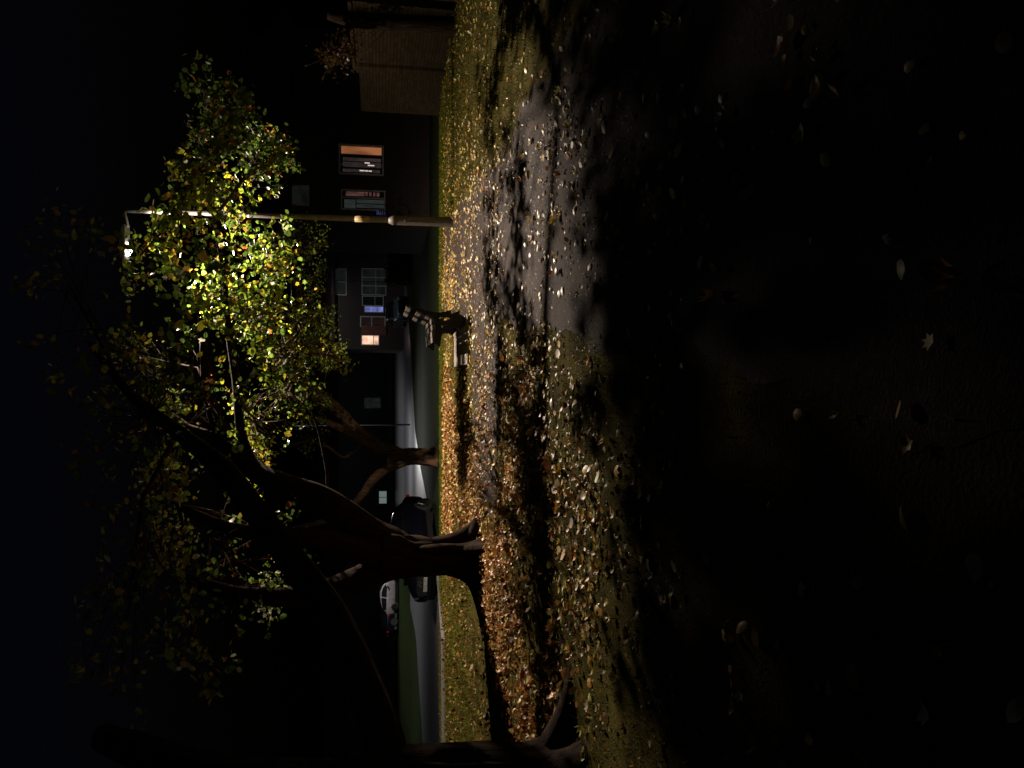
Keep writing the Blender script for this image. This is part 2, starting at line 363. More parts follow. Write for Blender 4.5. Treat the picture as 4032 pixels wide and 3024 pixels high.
# blue waymark sign fixed beside the column
sg = at(1502, 836, LB.y-.1)-Vector((LB.x, LB.y, 0))
mb = MB(); mb.box((sg.x-.045, -.075, sg.z-.085), (sg.x+.045, -.065, sg.z+.085)); bs = mb.build('blue_sign', M['blue'], lamp, bevel=.004)
mb = MB()
for z0, x0, x1 in ((.045, -.03, .03), (.01, -.035, .01), (-.025, -.02, .03), (-.06, -.03, .015)): mb.box((sg.x+x0, -.079, sg.z+z0), (sg.x+x1, -.0755, sg.z+z0+.01))
mb.build('sign_marking', M['white'], bs)
fl = at(1147, 1180, 57); fb = at(1550, 1112, 57)
street_lamp('distant street lamp with a long arm, seen above the parked car', (fb.x, 57, float(zt(57))), fl.z-float(zt(57)), (fl.x-fb.x, 0, fl.z-float(zt(57))), .05, .035, FAR_W*.035, (.9, .93, 1), door=False, backcut=False)
fl2 = at(1090, 1735, 54)
street_lamp('distant street lamp mostly hidden behind the forked tree', (fl2.x+1, 54, float(zt(54))), 8.2, (-1.0, -.2, 8.2), .06, .045, FAR_W, (1, .97, .95), door=False, backcut=False)
# ------------------------------------------------------------ bench on its pad
def bench():
    p0 = gnd(1852, 1290)  # near end, centre
    bx, by = p0.x, p0.y+.25
    t = empty('park_bench', (bx, by, .05)); tag(t, 'park bench seen end on, pale timber slats on black iron ends, on a concrete slab', 'bench')
    K = 1012.
    def q(a, b): return ((1290-1100)*4.1475/K-b/K, (1134-a)/K)
    out = [(225, 388), (330, 430), (500, 492), (640, 522), (720, 522), (820, 503), (912, 470), (900, 540), (960, 520), (1050, 482), (1040, 545), (1100, 572), (1134, 600), (1134, 730), (1095, 765), (1050, 800), (1030, 775), (940, 768), (890, 778), (820, 802), (760, 860), (738, 940), (722, 1080), (695, 1088), (622, 1022), (612, 960), (632, 850), (640, 720), (685, 700), (590, 618), (480, 566), (330, 500), (215, 432)]
    h1 = [(700, 612), (730, 600), (860, 604), (885, 625), (880, 665), (800, 680), (725, 682)]
    h2 = [(735, 742), (790, 728), (852, 734), (800, 760), (742, 780)]
    def frame(y0, y1):
        bm = bmesh.new()
        es = []
        for lp in (out, h1, h2):
            vs = [bm.verts.new((q(a, b)[0], y0, q(a, b)[1])) for a, b in lp]
            es += [bm.edges.new((vs[i], vs[(i+1) % len(vs)])) for i in range(len(vs))]
        r = bmesh.ops.triangle_fill(bm, edges=es, use_beauty=True)
        # drop triangles inside the holes
        def inside(p, lp):
            c = False; n = len(lp)
            for i in range(n):
                x1, z1 = q(*lp[i]); x2, z2 = q(*lp[(i+1) % n])
                if (z1 > p.z) != (z2 > p.z) and p.x < (x2-x1)*(p.z-z1)/(z2-z1)+x1: c = not c
            return c
        bad = [f for f in bm.faces if any(inside(f.calc_center_median(), h) for h in (h1, h2))]
        bmesh.ops.delete(bm, geom=bad, context='FACES_ONLY')
        g = bmesh.ops.extrude_face_region(bm, geom=list(bm.faces))
        bmesh.ops.translate(bm, verts=[v for v in g['geom'] if isinstance(v, bmesh.types.BMVert)], vec=(0, y1-y0, 0))
        bmesh.ops.recalc_face_normals(bm, faces=bm.faces)
        me = bpy.data.meshes.new('iron_end'); bm.to_mesh(me); bm.free()
        return link('iron_end', me, M['iron'], t)
    frame(.04, .08); frame(1.52, 1.56)
    def slat(c, wdt, th, ang, name):
        mb = MB(); mb.box((-wdt/2, 0, -th/2), (wdt/2, 1.6, th/2)); o = mb.build(name, M['slat'], t, bevel=.005)
        o.location = (c[0], 0, c[1]); o.rotation_euler = (0, ang, 0)
    # seat
    for a, b in ((600, 660), (612, 765), (605, 880), (612, 975)):
        x, z = q(a, b); slat((x, z+.012), .092, .03, R(-3), 'seat_slat')
    for a, b in ((520, 580), (372, 522), (205, 440)):
        x, z = q(a, b); slat((x-.008, z), .085, .03, R(-62), 'back_slat')
    mb = MB(); x0 = bx-.62-.0; 
    pL = gnd(1850, 1435).x; pR = gnd(1850, 1235).x
    mb.box((pL, by-.25, -.05), (pR, by+1.95, .05)); o = mb.build('concrete_pad', M['concrete'], bevel=.01); o['kind'] = 'structure'
    return bx, by
BX, BY = bench()
# ------------------------------------------------------------ trees
BARK = 'bark'
def jit(s): return Vector((random.gauss(0, s), random.gauss(0, s), random.gauss(0, s)))
def limb(name, pts, parent, org, n=14, rough=.05, flare=None, seg=5):
    sp = smoothpath([(Vector(p)-org, r) for p, r in pts], seg); ph = [random.uniform(0, 6.28) for _ in range(6)]
    zs = [p.z for p, r in sp]
    def mod(i, a):
        k = 1+rough*(math.sin(3*a+ph[0]+i*.15)+.7*math.sin(5*a+ph[1]-i*.3)+.5*math.sin(8*a+ph[2]+i*.5))
        if n > 30: k += .028*math.sin(13*a+ph[3]+.8*math.sin(i*.5))+.02*math.sin(19*a+ph[4]-i*.2)
        if flare and zs[i] < flare[0]:
            f = (1-max(zs[i], 0)/flare[0])**2.2
            k += flare[1]*f*(.35+.65*max(0, math.cos(flare[2]*a+flare[3]))**1.5+.25*math.sin(2*a+1))
        return k
    mb = MB(); mb.tube([p for p, r in sp], [r for p, r in sp], n, True, mod)
    return mb.build(name, M[BARK], parent, True)
GREEN = [(.42, .56, .05), (.26, .42, .06), (.14, .24, .04), (.75, .66, .05), (.75, .42, .07), (.5, .16, .04), (.6, .6, .42)]
DARK = [((600, 1300), (1895, 1895), (1955, 1958)), ((1300, 1750), (1955, 1955), (1982, 1980)), ((850, 1700), (2012, 2020), (2085, 2100)), ((1700, 2000), (2050, 2075), (2110, 2175)),
        ((2000, 2700), (2075, 2120), (2175, 2200)), ((600, 850), (1965, 1965), (2050, 2050)), ((180, 600), (1835, 1850), (2000, 1950)), ((1350, 1950), (1805, 1805), (1840, 1850)), ((1350, 1650), (1718, 1718), (1700, 1700))]
EDGE = ([0, 200, 300, 400, 700, 1000, 1300, 1700, 2000, 2400, 2700, 3024], [1900, 1980, 2080, 2200, 2285, 2300, 2315, 2345, 2400, 2420, 2490, 2540])
def shades(p):
    """does a leaf at p throw its shadow where the lawn and path lie in shade?"""
    L = LH
    if p.z > L.z-.15 or p.y > 17: return 1
    k = L.z/(L.z-p.z); g = L+(p-L)*k
    if g.y < 1.3: return 1
    dx = g.x; dy = g.y*math.cos(PITCH)+H*math.sin(PITCH); dz = g.y*math.sin(PITCH)-0+0
    # into the picture
    v = Vector((g.x, g.y, -H)); fwd = v.y*math.cos(PITCH)+H*math.sin(PITCH); upc = v.y*math.sin(PITCH)-H*math.cos(PITCH)
    Y = 3024-(1512+F*v.x/fwd); X = 2016-F*upc/fwd
    if Y < -150 or Y > 3200 or X < 1700: return 1
    if X > np.interp(Y, *EDGE)+25: return .03 if (2600 < X < 3700 and 450 < Y < 1380 and math.sin(X*.011+1)*math.sin(Y*.013) > -.2) or abs(X-(2870+(Y-2450)*.42)) < 60+.1*(Y-2400) and Y > 2350 else 1
    for (ya, yb), (a0, a1), (b0, b1) in DARK:
        if ya <= Y <= yb:
            q = (Y-ya)/(yb-ya)
            if a0+(a1-a0)*q < X < b0+(b1-b0)*q: return 1
    return .002
def clump(X0, X1, Y0, Y1, d, dd, n, size=.07, per=10, spread=.16):
    """leaf sprays hanging through one part of a crown"""
    P = []; TW = []
    nt_ = max(1, int(n*1.75)//per)
    for _ in range(nt_):
        while True:
            a = random.uniform(-1, 1); b = random.uniform(-1, 1)
            if a*a+b*b < 1.15: break
        spread = .15
        for tr in range(30):
            c = at((X0+X1)/2+a*(X1-X0)/2, (Y0+Y1)/2+b*(Y1-Y0)/2, d+random.gauss(0, dd*(1+tr*.1)))
            if (a*(X1-X0)+X0+X1)/2 > 1330 and (b*(Y1-Y0)+Y0+Y1)/2 < 1320: continue
            if 790 < (b*(Y1-Y0)+Y0+Y1)/2 < 880 and (a*(X1-X0)+X0+X1)/2 > 960 and c.y < 15.2: continue
            if shades(c) > random.random(): break
        else:
            if d < 14.5 and random.random() < .9: continue
        TW.append(c)
        ax = Vector((random.gauss(0, 1), random.gauss(0, 1), random.gauss(-.3, .5))).normalized()
        for k in range(per):
            P.append(c+ax*random.uniform(-spread, spread)*1.4+jit(spread*.4))
    return P, TW
class Tree:
    def __init__(s, name, label, org, cat='tree', group=None):
        s.org = Vector(org); s.e = empty(name, s.org); tag(s.e, label, cat, group); s.P = []; s.sz = []; s.c = []
    def limb(s, name, pts, **k): return limb(name, pts, s.e, s.org, **k)
    def leaves(s, args, pal=(3, 2, 1.5, 2, .8, .2, .3), size=.065, var=.3, twig_from=None, **k):
        P, TW = clump(*args, **k); n = len(P)
        s.P += [tuple(p-s.org) for p in P]; s.sz += list(np.clip(rng.normal(size*.58, size*.18, n), size*.3, size*1.2)); s.c.append(palette(GREEN, pal, n, var))
        if twig_from is not None:
            mb = MB(); a = Vector(twig_from)-s.org; cen = sum(TW, Vector())/max(1, len(TW))-s.org
            mb.tube([a, a.lerp(cen, .5)+jit(.12), cen], [.03, .02, .01], 6)
            for c in TW[:60]:
                c = c-s.org; st = a.lerp(cen, random.uniform(.5, 1)); mb.tube([st, st.lerp(c, .55)+jit(.07), c], [.008, .006, .003], 4)
            mb.build('branch', M['bark'], s.e, True)
    def done(s, tilt=.9):
        k = [i for i, p in enumerate(s.P) if shades(Vector(p)+s.org) > .5 or random.random() < .28]
        if s.P: s.P = [s.P[i] for i in k]; s.sz = [s.sz[i] for i in k]; s.c = [np.concatenate(s.c)[k]]
        if s.P: scatter('crown', s.P, tilt, np.array(s.sz), np.concatenate(s.c), M['crown'], s.e)
# forked tree in the middle (farther)
g1 = gnd(1722, 1800); D1 = g1.y
t1 = Tree('forked_tree', 'forked tree in the middle, trunk between the bench and the big rooted tree', g1)
BARK = 'bark_lit'
px = lambda X, Y, d, r: (at(X, Y, d), r)
t1.limb('trunk', [(g1+Vector((0, 0, -.25)), .31), px(1700, 1800, D1, .29), px(1640, 1796, D1, .27), px(1590, 1797, D1, .27), px(1560, 1802, D1, .28), px(1525, 1805, D1, .24)], n=48, flare=(.4, .35, 3, 1))
t1.limb('limb', [px(1590, 1795, D1, .2), px(1530, 1775, D1, .22), px(1470, 1745, D1-.1, .2), px(1400, 1690, D1-.2, .19), px(1340, 1625, D1-.3, .2), px(1270, 1560, D1-.5, .18), px(1180, 1480, D1-.8, .14), px(1080, 1400, D1-1.2, .09), px(950, 1330, D1-1.5, .04)])
t1.limb('limb', [px(1500, 1775, D1-.1, .12), px(1430, 1735, D1-.4, .13), px(1350, 1690, D1-.6, .12), px(1280, 1660, D1-.7, .1), px(1180, 1640, D1-1, .08), px(1050, 1600, D1-1.2, .04)])
t1.limb('limb', [px(1590, 1815, D1, .18), px(1530, 1840, D1, .18), px(1470, 1890, D1-.1, .16), px(1430, 1945, D1-.2, .14), px(1370, 2010, D1-.2, .12), px(1290, 2050, D1-.2, .1), px(1150, 2080, D1-.1, .06)])
t1.limb('limb', [px(1440, 1720, D1-.2, .07), px(1360, 1800, D1-.3, .06), px(1290, 1760, D1-.4, .05), px(1200, 1740, D1-.5, .035), px(1100, 1770, D1-.5, .02)])
for a, tw in (((1080, 1330, 1280, 1470, D1-2, .5, 620), (1180, 1480, D1-.8)), ((1050, 1300, 1480, 1680, D1-1.6, .6, 420), (1180, 1480, D1-.8)),
              ((1100, 1320, 1180, 1330, D1-1.6, .4, 620), (1080, 1400, D1-1.2)), ((1180, 1290, 1660, 1800, D1-1, .5, 120), (1180, 1640, D1-1)),
              ((1100, 1290, 850, 1010, D1-2.4, .5, 420), (950, 1330, D1-1.5)), ((1250, 1385, 1360, 1440, D1-2.3, .3, 170), (1270, 1560, D1-.5)),
              ((1150, 1290, 1010, 1180, D1-2, .4, 380), (1080, 1400, D1-1.2))):
    t1.leaves(a, pal=(2, 3, 3, 1, .3, .05, .4), size=.06, twig_from=at(*tw))
t1.done()
# big rooted tree
BARK = 'bark_shaded'
g2 = gnd(1888, 2190); D2 = g2.y
t2 = Tree('rooted_tree', 'broad trunk with spreading roots in the leaf litter, in front of the dark car', g2)
t2.limb('trunk', [(g2+Vector((0, 0, -.2)), .30), px(1890, 2190, D2, .29), px(1840, 2190, D2, .275), px(1780, 2192, D2, .265), px(1700, 2192, D2, .26), px(1620, 2190, D2, .28), px(1560, 2185, D2, .33), px(1500, 2180, D2, .36)], n=56, flare=(.55, 1.15, 3, .6), rough=.06, seg=6)
t2.limb('limb', [px(1600, 2170, D2, .22), px(1530, 2145, D2, .25), px(1450, 2100, D2, .24), px(1360, 2030, D2-.1, .22), px(1250, 1960, D2-.2, .2), px(1120, 1910, D2-.2, .17), px(1000, 1850, D2-.1, .14), px(880, 1720, D2, .11), px(820, 1550, D2+.3, .08), px(800, 1350, D2+.6, .05)], rough=.05)
t2.limb('limb', [px(1590, 2215, D2, .2), px(1500, 2240, D2, .22), px(1400, 2290, D2-.2, .19), px(1280, 2330, D2-.4, .16), px(1120, 2350, D2-.7, .13), px(900, 2330, D2-1, .09), px(700, 2260, D2-1.2, .05)])
t2.limb('limb', [px(1520, 2180, D2-.1, .2), px(1420, 2170, D2-.3, .18), px(1280, 2130, D2-.6, .15), px(1120, 2110, D2-.9, .12), px(900, 2080, D2-1.2, .08), px(700, 1990, D2-1.3, .04)])
t2.limb('limb', [px(1320, 2000, D2-.1, .035), px(1290, 1935, D2+.1, .025), px(1285, 1850, D2+.2, .022), px(1255, 1700, D2+.4, .02), px(1215, 1580, D2+.5, .018), px(1180, 1470, D2+.6, .016), px(1100, 1380, D2+.7, .012)], n=8)
t2.limb('limb', [px(1000, 1850, D2-.1, .08), px(950, 1700, D2+.1, .07), px(930, 1500, D2+.4, .06), px(900, 1300, D2+.7, .05), px(880, 1080, D2+.9, .035), px(840, 860, D2+.9, .02), px(800, 640, D2+.7, .012)], n=10)
t2.limb('root', [px(1640, 2150, D2-.02, .08), px(1720, 2140, D2-.05, .1), px(1790, 2122, D2-.05, .1), px(1840, 2095, D2-.05, .09), px(1868, 2062, D2-.05, .06), px(1885, 2025, D2-.1, .03)], n=10)
t2.limb('root', [px(1640, 2165, D2-.18, .06), px(1740, 2160, D2-.22, .075), px(1820, 2158, D2-.24, .075), px(1880, 2140, D2-.35, .06), px(1915, 2110, D2-.6, .03)], n=10)
t2.limb('root', [px(1700, 2235, D2-.02, .08), px(1790, 2248, D2-.05, .1), px(1850, 2280, D2-.1, .09), px(1890, 2325, D2-.2, .06), px(1912, 2380, D2-.3, .03)], n=10)
t2.limb('root', [(g2+Vector((.1, .0, .3)), .1), (g2+Vector((.33, -.1, .12)), .09), (g2+Vector((.62, -.12, .02)), .06), (g2+Vector((.95, -.1, -.05)), .03)], n=10)
t2.limb('root', [(g2+Vector((-.1, -.1, .28)), .1), (g2+Vector((-.36, -.2, .1)), .09), (g2+Vector((-.8, -.3, .0)), .055), (g2+Vector((-1.3, -.35, -.05)), .03)], n=10)
t2.limb('root', [(g2+Vector((.12, -.2, .3)), .09), (g2+Vector((.22, -.42, .08)), .08), (g2+Vector((.3, -.75, .0)), .05), (g2+Vector((.3, -1.1, -.05)), .03)], n=10)
LP = lambda i: at(*[(900, 1300, D2+.7), (880, 1080, D2+.9), (840, 860, D2+.9), (800, 640, D2+.7), (930, 1500, D2+.4), (1180, 1470, D2+.6), (1000, 1850, D2-.1), (1100, 1380, D2+.7), (700, 2260, D2-1.2), (700, 1990, D2-1.3), (880, 1720, D2)][i])
DIMMED = (0, .3, 3, .2, .15, .25, .3)  # dimmer light on the crown's right side put into the leaf colour
Y_ = (3, 3, 1.3, 2, .6, .1, .4)
for a, k, pal, sz in (
    ((950, 1165, 965, 1115, 12.1, .22, 230), 1, Y_, .075), ((985, 1130, 1130, 1330, 12.1, .3, 230), 0, Y_, .07),
    ((1000, 1240, 1290, 1500, 12.3, .4, 400), 5, (3, 3, 1.5, 1.5, .5, .1, .8), .062), ((1150, 1250, 1130, 1300, 12.6, .3, 130), 7, Y_, .06),
    ((1270, 1380, 1330, 1450, 12.8, .25, 130), 7, (2, 1, 1, 3, 1.5, .1, .3), .055), ((900, 1160, 1480, 1800, 13.0, .4, 520), 4, Y_, .055),
    ((1010, 1220, 1480, 1660, 12.6, .4, 380), 5, (1, 3, 3, .5, .1, .1, .5), .055),
    ((590, 705, 850, 1045, 13.0, .25, 90), 3, Y_, .075), ((470, 560, 960, 1140, 13.3, .2, 90), 3, Y_, .07),
    ((760, 960, 780, 960, 12.3, .35, 80), 2, (3, 2, 1, 3, 1.2, .1, .3), .075), ((770, 980, 660, 840, 12.4, .35, 80), 2, (2, 2, 1, 3, 1.5, .2, .3), .075),
    ((680, 900, 560, 780, 11.6, .4, 200), 3, (1, 2, 2, 2, .5, .1, .5), .07), ((950, 1120, 480, 700, 11.8, .4, 300), 2, DIMMED, .075),
    ((820, 1000, 330, 520, 11.2, .5, 260), 3, DIMMED, .08), ((760, 940, 440, 640, 11, .5, 200), 3, DIMMED, .08), ((740, 860, 220, 400, 11, .5, 60), 3, DIMMED, .08),
    ((1010, 1170, 560, 690, 12, .3, 110), 2, DIMMED, .08),
    ((740, 1000, 1050, 1300, 12.6, .5, 150), 1, Y_, .06), ((440, 620, 1280, 1520, 13.5, .5, 110), 10, (1, 1, 1, 3, 1.5, .3, .8), .075),
    ((600, 720, 1500, 1720, 13.2, .4, 100), 10, Y_, .075), ((560, 740, 1760, 2020, 13, .5, 150), 9, (2, 2, 1, 2, .5, .1, .6), .075),
    ((900, 1060, 1690, 1880, 13.2, .4, 200), 6, (2, 2, 1, 3, 1, .1, .5), .07), ((920, 1040, 1880, 2080, 12.8, .2, 90), 6, (3, 3, .5, 1, .3, .1, .2), .075),
    ((580, 760, 2020, 2240, 12.6, .5, 130), 9, (1, 1, 1, 2, 1, .2, 1.5), .075), ((1010, 1180, 2260, 2420, 12.6, .3, 110), 8, (1, 1, 1, 0, 0, 0, 4), .065),
    ((700, 1150, 1950, 2500, 10, .7, 130), 9, (1, 1, 3, .5, .3, .3, .6), .075), ((550, 950, 2400, 2850, 9.5, .7, 60), 8, (1, 1, 2, 1, 1, .3, 1), .08),
    ((600, 1000, 1200, 1900, 10.5, .8, 200), 10, (1, 2, 3, 1, .3, .2, .3), .07), ((900, 1300, 2000, 2300, 11.6, .6, 90), 9, (.5, 1, 3, .3, .1, .2, .5), .07),
):
    t2.leaves(a, pal=pal, size=sz, twig_from=LP(k))
def shade_sprays(T, targets, n, k0, k1, spr=.1, per=10):  # crown leaves added to throw shade on the given targets
    for _ in range(n):
        g = Vector(random.choice(targets))+jit(.12); c = LH.lerp(g, random.uniform(k0, k1)); q = at(1330, 1320, c.y)
        if c.z < 2.3: continue
        for k in range(per): T.P.append(tuple(c+jit(spr)-T.org))
        T.sz += list(rng.uniform(.035, .065, per)); T.c.append(palette(GREEN, (1.5, 3, 3, .8, .3, .1, .3), per)*.8)
shade_sprays(t2, [at(X, 1798, D1) for X in range(1450, 1720, 12)], 60, .22, .45)
shade_sprays(t2, [gnd(random.uniform(1800, 1850), random.uniform(1380, 2050)) for _ in range(60)], 70, .22, .45)
shade_sprays(t2, [gnd(float(np.interp(Y, *EDGE))+random.uniform(-40, 110), Y) for Y in [random.uniform(250, 2900) for _ in range(200)]], 60, .3, .5, .08, 8)
for (ya, yb), (a0, a1), (b0, b1) in DARK[:3]+DARK[5:7]:
    tg = []
    for _ in range(80):
        Y = random.uniform(ya, yb); q = (Y-ya)/(yb-ya); lo = a0+(a1-a0)*q; hi = b0+(b1-b0)*q; tg.append(gnd(random.uniform(lo+12, hi-12), Y))
    shade_sprays(t2, tg, 12, .3, .52, .05, 9)
t2.done()
# dark tree at the left edge (nearest)
g3 = gnd(2262, 3100); D3 = g3.y
t3 = Tree('dark_tree', 'dark trunk at the edge of the picture, nearest of the trees, flared at its roots', g3)
t3.limb('trunk', [(g3+Vector((0, 0, -.25)), .36), (g3+Vector((0, 0, .05)), .34), px(2100, 3100, D3, .3), px(1950, 3095, D3, .28), px(1750, 3100, D3, .27), px(1600, 3110, D3, .27), px(1400, 3130, D3, .25), px(1150, 3120, D3, .22), px(800, 3050, D3+.3, .16), px(400, 2900, D3+.8, .1)], n=56, flare=(.5, .8, 3, 2.4), rough=.05)
t3.limb('limb', [px(1550, 3080, D3, .15), px(1480, 2800, D3+.8, .15), px(1340, 2470, D3+1.8, .15), px(1180, 2240, D3+2.3, .15), px(1000, 2000, D3+2.6, .13), px(870, 1840, D3+2.8, .11), px(700, 1700, D3+3, .08), px(520, 1560, D3+3, .05), px(350, 1350, D3+3, .02)])
t3.limb('root', [(g3+Vector((.15, 0, .3)), .1), (g3+Vector((.42, .05, .1)), .09), (g3+Vector((.7, .1, 0)), .06), (g3+Vector((1.0, .15, -.05)), .03)], n=10)
for a in (((300, 800, 1300, 2000, D3+3, .9, 220)), ((200, 900, 2000, 2800, D3+2, .9, 180)), ((100, 500, 700, 1500, D3+3.2, .8, 100))):
    t3.leaves(a, pal=(1, 2, 3, 1, .5, .3, .3), size=.07, twig_from=at(700, 1700, D3+3))
for _ in range(50):  # leaf sprays added between lamp and foreground to shade it
    q = random.uniform(0, 1)
    g = Vector((random.uniform(-3.2, 3.4), random.uniform(1.0, 5.1), 0)); kz = random.uniform(.12, .42)
    c = LH.lerp(g, kz)
    if shades(c) < .5: continue
    for k in range(9): t3.P.append(tuple(c+jit(.11)-t3.org))
    t3.sz += list(rng.uniform(.05, .09, 9)); t3.c.append(palette(GREEN, (1, 2, 3, 1, .5, .3, .3), 9))
t3.done()
# canopy between lamp and foreground: the sprays added above, there for shade
# ------------------------------------------------------------ fallen leaves
def dens(x, y):
    n1 = np.sin(x*1.9+y*.7)*np.sin(y*1.3-x*.5+1)+.5*np.sin(x*4.1+2)*np.sin(y*3.7)
    d = np.full(x.shape, 9.0)
    inA = (x > .28+(y-5)*.112) & (x < 2.4+(y-5)*.098)
    right = x > 2.4+(y-5)*.098
    left = x < .28+(y-5)*.112
    d = np.where(inA, 44+20*n1, d)
    d = np.where(inA & (y > 9), 115+30*n1, d)
    d = np.where(right, np.where((y > 9.5) & (y < 19), 55, 30), d)
    d = np.where(left & (y < 9.2), 150+55*n1, d)
    d = np.where(left & (y >= 9.2) & (y < 11.9), 60+30*n1, d)
    d = np.where(left & (y >= 11.9) & (y < 18.3), 60+300*np.clip((.9-x)/1.6, 0, 1), d)
    k = np.exp(-((x+2.9)/2.7)**4-((y-9.2)/3.0)**4)
    d = d+np.where(left, 470*k*(.8+.35*n1), 0)
    d = d*np.where(y > 18.4+.3*n1, .16, 1)
    far_left = (x < -.25*y) & (y > 10.9+(x+2.8)*1.35); d = np.where(far_left, 70, d)
    d = np.where(y < 4.8, np.where((x < -.3) & (y > 3.6), 70, 26+14*n1), d)
    return d*np.clip(.75+.5*n1, .2, 1.4)
N0 = 420000
cx = rng.uniform(-11, 9, N0); cy = rng.uniform(1.0, 24, N0)
keep = rng.uniform(0, 1, N0) < dens(cx, cy)*(20*23/N0)
keep &= np.abs(cx) < cy*.56+1.0
keep &= ~((cx > BX-1.0) & (cx < BX+.45) & (cy > BY-.2) & (cy < BY+1.9) & (rng.uniform(0, 1, N0) < .8))
cx = cx[keep]; cy = cy[keep]; n = len(cx)
print('fallen leaves', n)
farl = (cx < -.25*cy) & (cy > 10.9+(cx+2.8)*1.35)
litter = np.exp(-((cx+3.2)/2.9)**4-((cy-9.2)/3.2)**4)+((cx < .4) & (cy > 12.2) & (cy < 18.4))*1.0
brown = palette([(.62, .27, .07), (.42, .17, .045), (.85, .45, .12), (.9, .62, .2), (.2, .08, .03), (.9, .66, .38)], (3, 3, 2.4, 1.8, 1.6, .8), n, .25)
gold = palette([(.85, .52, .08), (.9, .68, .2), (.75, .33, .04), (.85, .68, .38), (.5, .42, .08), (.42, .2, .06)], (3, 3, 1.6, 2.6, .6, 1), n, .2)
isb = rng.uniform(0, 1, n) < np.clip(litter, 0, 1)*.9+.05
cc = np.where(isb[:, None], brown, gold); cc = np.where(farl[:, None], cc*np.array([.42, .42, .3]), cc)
zz = zt(cy)+.02+np.where(isb, rng.uniform(0, .05, n), .006)
sz = np.clip(rng.normal(.030, .011, n), .011, .065)*np.where(cy < 8, 1.12, 1)
# crumbs: stalks, seeds and leaf fragments trodden into the ground
NF = 70000; fx = rng.uniform(-7, 7, NF); fy = 3.5+15*rng.uniform(0, 1, NF)**1.3
kf = (np.abs(fx) < fy*.55+.5) & (rng.uniform(0, 1, NF) < .55+.45*np.sin(fx*2.3+fy)*np.sin(fy*1.9-fx)); fx = fx[kf]; fy = fy[kf]; nf = len(fx)
cc = np.concatenate([cc, palette([(.35, .2, .09), (.2, .1, .05), (.5, .36, .2), (.06, .035, .02)], (2, 3, 1, 3), nf)])
tl = np.concatenate([np.where(isb, .5, .2), np.full(nf, .3)]); sz = np.concatenate([sz, rng.uniform(.004, .013, nf)])
cx = np.concatenate([cx, fx]); cy = np.concatenate([cy, fy]); zz = np.concatenate([zz, zt(fy)+.013])
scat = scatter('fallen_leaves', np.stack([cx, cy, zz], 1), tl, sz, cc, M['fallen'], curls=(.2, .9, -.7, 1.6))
tag(scat, 'yellow and copper autumn leaves fallen over path, lawn and tree roots', 'leaves', kind='stuff')
# single big leaves in the dim foreground
# ------------------------------------------------------------ grass
NB = 230000
gx = rng.uniform(-9, 9, NB); gy = 1.2+21.5*rng.uniform(0, 1, NB)**.8
L_ = gx < .28+(gy-5)*.112+.03*np.sin(gy*9); Rr = gx > 2.45+(gy-5)*.098+np.where(gy < 8, .25, 0)+.03*np.sin(gy*8)
ok = (Rr & (gy < 20)) | (L_ & (gy < 9.2-.1*(gx-1))) | ((gx < -.25*gy) & (gy > 10.9+(gx+2.8)*1.35)) | (gy > 18.6)
ok &= np.abs(gx) < gy*.55+.6
# bare leaf-covered soil round the trees
bare = np.exp(-((gx+3.2)/2.2)**4-((gy-9.2)/2.6)**4); ok &= rng.uniform(0, 1, NB) > bare*.97
pat = np.sin(gx*2.1+1)*np.sin(gy*1.7)+.6*np.sin(gx*5+gy*3); ok &= rng.uniform(-1.6, 1.6, NB) < pat+.9
gx = gx[ok]; gy = gy[ok]; n = len(gx); print('grass', n)
tv = np.array([(-.07, 0, 0), (.07, 0, 0), (.05, .12, .6), (0, .38, 1.0), (-.05, .12, .6)]); tf = np.array([(0, 1, 2), (0, 2, 4), (4, 2, 3)])
gc = palette([(.12, .155, .012), (.2, .19, .02), (.08, .12, .012), (.3, .23, .05)], (3, 3, 2, .8), n, .2)
gr = scatter('grass', np.stack([gx, gy, zt(gy)], 1), .3, np.clip(rng.normal(.03, .01, n), .012, .07)*(1+.04*gy), gc, M['grass'], templ=(tv, tf))
tag(gr, 'short damp grass of the lawn beside the path and under the leaves', 'grass', kind='stuff')
